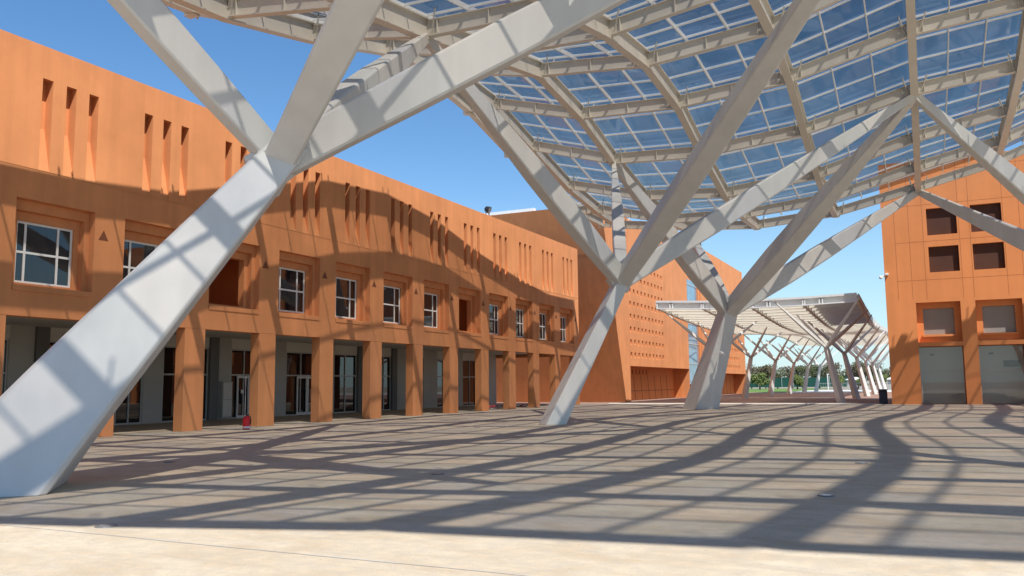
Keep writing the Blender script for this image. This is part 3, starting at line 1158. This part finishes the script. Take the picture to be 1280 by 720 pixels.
def tree_column(name, base, nd, ends, label, wb, wt, sc, group="steel tree columns under the great canopy", yawdeg=45, rolls=(0, 0, 0, 0), scs=(1, 1, 1, 1)):
    t = thing(name, base, label, "column", group)
    q = MB()
    trunk(q, base, nd, wb, wt, yawdeg)
    q.build("trunk", M['steel'], t, bevel=0.025)
    for e, rl_, k_ in zip(ends, rolls, scs):
        q = MB()
        branch(q, nd, e, sc * k_, w0=0.62 if rl_ == 0 else 0.80, roll=rl_)
        q.build("branch", M['steel'], t, bevel=0.02)
    return t


def nd_(i, j, dz=0.1):
    p = node(i, j, dz)
    return (p.x, p.y, p.z)


TG = "steel tree columns under the great canopy"
tree_column("tree_column", (-13.95, 9.0, 0), (-12.0, 13.6, 6.4),
            [(-14.75, 4.75, 13.8), (3.0, 6.4, 17.3), nd_(5, 6), nd_(2, 6)],
            "nearest white tree column, its thick leaning trunk cut by the left edge", 2.05, 0.92, 1.0, rolls=(0, -28, 0, 0), scs=(0.72, 1, 1, 1))
tree_column("tree_column", (-14.05, 32.9, 0), (-11.75, 35.6, 6.2),
            [nd_(2, 6), (1.2, 24.0, 17.0), nd_(5, 10), nd_(2, 10)],
            "white tree column standing between the nearest trunk and the far canopy, before the leaning orange end wall", 0.92, 0.62, 1.0, rolls=(0, -22, 0, 0))
tree_column("tree_column", (-13.1, 55.2, 0), (-11.1, 55.2, 6.25),
            [nd_(2, 10), nd_(5, 10), nd_(5, 13), nd_(2, 13)],
            "shaded thick tree column whose trunk stands before the far canopy's left end", 1.75, 1.0, 1.25, rolls=(0, -18, 0, 0))
tree_column("tree_column", (13.2, 56.5, 0), (11.2, 54.5, 5.75),
            [nd_(5, 10), nd_(8, 10), nd_(8, 13), nd_(5, 13)],
            "tree column of which only two branches enter from the right edge, before the right building", 1.5, 0.9, 1.2)
tree_column("tree_column", (13.5, 9.0, 0), (11.2, 10.0, 6.3),
            [nd_(5, 6), nd_(8, 6), nd_(8, 1), nd_(7, 1)],
            "tree column beyond the right edge near the viewer", 1.4, 0.8, 1.0)
tree_column("tree_column", (13.5, 33.5, 0), (12.0, 34.0, 6.2),
            [nd_(8, 6), nd_(8, 10), nd_(7, 10), nd_(7, 6)],
            "tree column beyond the right edge halfway along the canopy", 1.4, 0.8, 1.0)

sp_ = thing("spotlight", (-11.35, 54.15, 3.5), "tiny white spotlight fixed to the shaded thick trunk before the far canopy", "lamp")
q = MB()
q.beam((-11.5, 54.35, 3.5), (-11.3, 53.95, 3.5), 0.06, 0.06)
q.build("arm", M['white'], sp_)
q = MB()
q.beam((-11.42, 53.88, 3.58), (-11.12, 53.80, 3.40), 0.2, 0.16)
q.build("head", M['white'], sp_, bevel=0.03)

# ------------------------------------------------------------------ far canopy
fc = thing("far_canopy", (-12, 110, 0), "lower white canopy on two rows of small tree columns beyond the plaza", "canopy")
FX = [-20.0, -16.1, -12.1, -8.1, -4.2]
FY = [70.0 + 8.2 * k for k in range(12)]


def fz(x, y):
    u = (x + 20) / 15.8
    base = lerp(7.95, 7.75, u)
    return base + 0.75 * math.sin((y - 70) / 92 * math.pi * 2 + math.pi) * (1 - 0.2 * u) + (y - 70) * 0.002 - 0.9 * math.sin(u * math.pi) * 0.25


dk = MB()
yd = FY[0]
while yd < FY[-1] - 0.5:                       # light slats with open gaps between them
    for a in range(len(FX) - 1):
        x0, x1 = FX[a], FX[a + 1]
        dk.face([(x0, yd, fz(x0, yd) + .62), (x1, yd, fz(x1, yd) + .62), (x1, yd + .72, fz(x1, yd + .72) + .62), (x0, yd + .72, fz(x0, yd + .72) + .62)])
    yd += 1.025
dk.build("roof_deck", M['deck'], fc)
for x in FX:
    q = MB()
    for b in range(len(FY) - 1):
        q.ibeam((x, FY[b], fz(x, FY[b])), (x, FY[b + 1], fz(x, FY[b + 1])), 0.26, 0.55, 0.04, 0.06)
    q.build("main_girder", M['roofsteel'], fc)
yy = 70.0
while yy <= FY[-1] + 0.1:
    q = MB()
    for a in range(len(FX) - 1):
        q.ibeam((FX[a] + .14, yy, fz(FX[a], yy) + .06), (FX[a + 1] - .14, yy, fz(FX[a + 1], yy) + .06), 0.2, 0.5, 0.03, 0.04)
    q.build("cross_beam", M['roofsteel'], fc)
    yy += 2.05
q = MB()
for a in range(len(FX) - 1):
    x0, x1 = FX[a], FX[a + 1]
    for (dz, h, dy) in ((0.04, 0.10, -0.22), (0.62, 0.16, -0.22)):
        q.beam((x0, 69.9 + dy, fz(x0, 70) + dz), (x1, 69.9 + dy, fz(x1, 70) + dz), 0.22, h)
    for t in (0.02, 0.30, 0.36, 0.98):
        c = lerp(x0, x1, t)
        z = lerp(fz(x0, 70), fz(x1, 70), t)
        q.box(c - 0.05, c + 0.05, 69.62, 69.78, z + 0.09, z + 0.54)
    q.beam((x0, 69.86, fz(x0, 70) + 0.33), (x1, 69.86, fz(x1, 70) + 0.33), 0.04, 0.5)
q.build("fascia", M['white'], fc)
for x in (FX[0] - .1, FX[-1] + .1):
    q = MB()
    for b in range(len(FY) - 1):
        q.beam((x, FY[b], fz(x, FY[b]) + .4), (x, FY[b + 1], fz(x, FY[b + 1]) + .4), 0.1, 0.5)
    q.build("side_fascia", M['roofsteel'], fc)


def small_tree(label, x, y, lean, group):
    t = thing("small_tree_column", (x, y, 0), label, "column", group)
    nd = Vector((x + lean, y, 4.35))
    q = MB()
    trunk(q, (x, y, 0), nd, 0.54, 0.32, 45)
    q.build("trunk", M['steel'], t)
    for sx, sy in ((-1, -1), (1, -1), (1, 1), (-1, 1)):
        e = Vector((nd.x + sx * 2.9, nd.y + sy * 5.6, 7.6))
        q = MB()
        branch(q, nd, e, 0.28)
        q.build("branch", M['steel'], t)
    return t


GL = "left row of small tree columns under the far canopy"
GR = "right row of small tree columns under the far canopy"
ordn = ["first", "second", "third", "fourth", "fifth", "last"]
for nm, x, y0, lean, grp, side in (("L", -17.4, 76.5, 0.85, GL, "left"), ("R", -5.8, 70.8, -0.9, GR, "right")):
    proto = None
    for k in range(6):
        y = y0 + 17.0 * k
        lab = f"{ordn[k]} small tree column from the front in the far canopy's {side} row"
        if proto is None:
            proto = small_tree(lab, x, y, lean, grp)
        else:
            copy_tree(proto, (x, y, 0), lab)

# ------------------------------------------------------------------ far vegetation, fence, poles
wf = thing("windscreen_fence", (-35, 236, 0), "dark green windscreen fence at the far end of the lawn", "fence")
q = MB()
q.box(-70, -13, 236, 236.1, 0.4, 2.9)
q.build("screen", M['greenscreen'], wf)
for k in range(20):
    q = MB()
    q.cyl((-70 + 3 * k, 235.9), 0.06, 0, 3.1, 8)
    q.build("post", M['greyframe'], wf)
mf = thing("mesh_fence", (-8, 190, 0), "low grey mesh fence behind the pale sunlit pavement", "fence")
q = MB()
for k in range(40):
    q.box(-20 + 0.5 * k, -19.97 + 0.5 * k, 190.0, 190.03, 0, 1.4)
q.build("mesh", M['greyframe'], mf)
q = MB()
q.beam((-20, 190, 1.4), (0, 190, 1.4), 0.06, 0.06)
q.beam((-20, 190, 0.15), (0, 190, 0.15), 0.06, 0.06)
q.build("rail", M['greyframe'], mf)


def veg(name, x, y, h, w_, seed, leaf, label, cat="tree", n=1500, grp="trees beyond the lawn"):
    rnd = random.Random(seed)
    t = thing(name, (x, y, 0), label, cat, grp)
    q = MB()
    n_l = 8
    ring = []
    for z, r in ((0, 0.22), (h * 0.3, 0.16), (h * 0.6, 0.1), (h * 0.85, 0.04)):
        ring.append([(x + r * math.cos(k * math.pi / 4) + 0.05 * z * math.sin(seed), y + r * math.sin(k * math.pi / 4), z) for k in range(n_l)])
    q.rings(ring)
    for k in range(5):
        a = rnd.uniform(0, 6.28)
        z0 = h * rnd.uniform(0.3, 0.5)
        q.beam((x, y, z0), (x + math.cos(a) * w_ * 0.35, y + math.sin(a) * w_ * 0.35, z0 + h * 0.25), 0.08, 0.08)
    q.build("trunk", M['bark'], t)
    q = MB()
    lobes = []
    for k in range(11):
        a = rnd.uniform(0, 6.28)
        rr = rnd.uniform(0.1, 0.36) * w_
        zc = h * rnd.uniform(0.38, 0.85)
        lobes.append((x + rr * math.cos(a), y + rr * math.sin(a), zc, rnd.uniform(0.14, 0.26) * w_, rnd.uniform(0.12, 0.2) * h))
    for k in range(n):
        lx, ly, lz, lr, lh = rnd.choice(lobes)
        d = Vector((rnd.gauss(0, 1), rnd.gauss(0, 1), rnd.gauss(0, 1))).normalized() * rnd.uniform(0.55, 1.05)
        c = Vector((lx + d.x * lr, ly + d.y * lr, max(0.25, lz + d.z * lh)))
        s = rnd.uniform(0.11, 0.26)
        u = Vector((rnd.gauss(0, 1), rnd.gauss(0, 1), rnd.gauss(0, 1))).normalized()
        v = u.orthogonal().normalized()
        q.face([c - u * s - v * s * .5, c + u * s - v * s * .5, c + u * s * .6 + v * s * .6, c - u * s * .6 + v * s * .6])
    q.build("crown", M[leaf], t)
    return t


rt = random.Random(11)
kinds = [("leafA", "olive green"), ("leafC", "brownish green"), ("leafA", "dull green"), ("leafC", "russet tinged")]
xs = [-52 + 2.7 * k for k in range(21)]
pos = ["behind the windscreen fence", "beyond the pale pavement"]
for k, x in enumerate(xs):
    lf, cn = kinds[k % 4]
    u = (k * 7) % 5
    veg("broadleaf_tree", x + rt.uniform(-1, 1), 246 + rt.uniform(-4, 8), rt.uniform(5.6, 7.6), rt.uniform(7.0, 9.0), 100 + k, lf,
        "broad bushy tree in the dense row beyond the lawn and fence", n=1100)
for k, (x, y, h, ww) in enumerate(((-34.5, 205, 4.2, 4.6), (-27.0, 212, 3.6, 3.2), (-12.5, 196, 2.6, 3.5), (-8.4, 197, 3.1, 4.0), (-4.6, 195, 2.6, 3.4), (-16.5, 198, 2.8, 3.2))):
    labs = ["bushy green tree on the lawn just before the windscreen fence", "slender bright young tree on the lawn right of the bushy one",
            "small bright shrub behind the pale pavement, second from left", "tallest bright shrub behind the pale pavement, third from left",
            "small bright shrub nearest the right building behind the pale pavement", "leftmost bright shrub behind the pale pavement"]
    veg("young_tree" if k < 2 else "shrub", x, y, h, ww, 300 + k, "leafB", labs[k], "tree" if k < 2 else "shrub", 1300, "bright young trees and shrubs by the lawn")
for x, lab in ((-17.8, "thin white lamp post at the edge of the pale pavement"), (-11.0, "thin pale post among the bright shrubs")):
    lp = thing("lamp_post", (x, 187.5, 0), lab, "post")
    q = MB()
    q.cyl((x, 187.5), 0.1, 0, 3.2 if x < -12 else 1.9, 8)
    q.build("pole", M['white'], lp)
    q = MB()
    q.box(x - 0.15, x + 0.35, 187.4, 187.6, 3.2 if x < -12 else 1.9, 3.35 if x < -12 else 2.05)
    q.build("head", M['white'], lp)
# small pale roofs between the trees
for x, lab in ((-14.6, "small pale hut roof showing among the trees, left one"), (-5.9, "small pale hut roof showing among the trees, right one")):
    hu = thing("garden_hut", (x, 215, 0), lab, "hut")
    q = MB()
    q.box(x - 1.5, x + 1.5, 214, 217, 0, 2.1)
    q.build("wall", M['greywall'], hu)
    q = MB()
    q.rings([[(x - 2, 213.6, 2.1), (x + 2, 213.6, 2.1), (x + 2, 217.4, 2.1), (x - 2, 217.4, 2.1)], [(x - .6, 215, 2.75), (x + .6, 215, 2.75), (x + .6, 216, 2.75), (x - .6, 216, 2.75)]])
    q.build("roof", M['palepave'], hu)

# ------------------------------------------------------------------ small objects on the plaza
ex = thing("fire_extinguisher", (-24.33, 26.05, 0), "red fire extinguisher standing on the plaza beside an arcade column", "extinguisher")
q = MB()
cx, cy = -24.33, 26.05
rg = []
for z, r in ((0.02, 0.12), (0.03, 0.15), (0.42, 0.15), (0.48, 0.13), (0.52, 0.07), (0.54, 0.035)):
    rg.append([(cx + r * math.cos(k * math.pi / 8), cy + r * math.sin(k * math.pi / 8), z) for k in range(16)])
q.rings(rg)
q.build("cylinder", M['red'], ex, smooth=False)
q = MB()
q.cyl((cx, cy), 0.157, 0.06, 0.13, 16)
q.build("label_band", M['white'], ex)
q = MB()
q.cyl((cx, cy), 0.035, 0.52, 0.56, 8)
q.beam((cx - 0.02, cy, 0.57), (cx + 0.13, cy + 0.03, 0.60), 0.03, 0.03)
q.build("valve", M['black'], ex)
q = MB()
pts = [(cx + .05, cy, .55), (cx + .15, cy + .04, .5), (cx + .17, cy + .05, .35), (cx + .15, cy + .05, .2)]
for a, b in zip(pts[:-1], pts[1:]):
    q.beam(a, b, 0.03, 0.03)
q.build("hose", M['black'], ex)
wr_ = MB()
wr_.cyl((-24.40, 26.02), 0.009, 0.4, 2.1, 6)
ck = wr_.build("pale_rod", M['greyframe'])
tag(ck, "thin pale rod rising behind the red fire extinguisher beside an arcade column", "rod")

GD = "round light fittings sunk in the plaza floor"
discs = [(-9.01, 7.31, "round floor light in the sunlit strip nearest the viewer"), (-1.37, 13.33, "round floor light between thick shadows at the lower right"),
         (-1.23, 18.88, "round floor light beside the widest winding shadow on the right"), (-3.27, 30.63, "round floor light at the foot of the far winding shadow"),
         (-15.37, 14.06, "round floor light in the trunk shadow beside the nearest tree column"), (-8.31, 13.95, "round floor light in mid plaza left of centre"),
         (-15.97, 29.83, "round floor light near the arcade before the second tree column")]
for x, y, lab in discs:
    t = thing("floor_light", (x, y, 0), lab, "floor light", GD)
    q = MB()
    q.cyl((x, y), 0.13, 0.0005, 0.014, 20, r1=0.12)
    q.build("rim", M['drain'], t)
    q = MB()
    q.cyl((x, y), 0.085, 0.0145, 0.018, 16)
    q.build("lens", M['lens'], t)

for k, (x, y, lab) in enumerate(((-27.6, 53.6, "heap of red and white tape on the arcade floor, left one"), (-27.4, 57.6, "heap of red and white tape on the arcade floor, right one"))):
    t = thing("tape_heap", (x, y, 0), lab, "tape", "tape heaps in the arcade")
    rnd = random.Random(50 + k)
    for nm, mt in (("red_tape", 'tape'), ("white_tape", 'white')):
        q = MB()
        for s in range(9):
            c = Vector((x + rnd.uniform(-.35, .35), y + rnd.uniform(-.9, .9), rnd.uniform(0.03, 0.22)))
            a = rnd.uniform(0, 3.14)
            q.beam(c, c + Vector((math.cos(a) * .5, math.sin(a) * .7, rnd.uniform(-.02, .08))), 0.1, 0.04)
        q.build(nm, M[mt], t)

for o in bpy.data.objects:
    if '_org' in o:
        del o['_org']
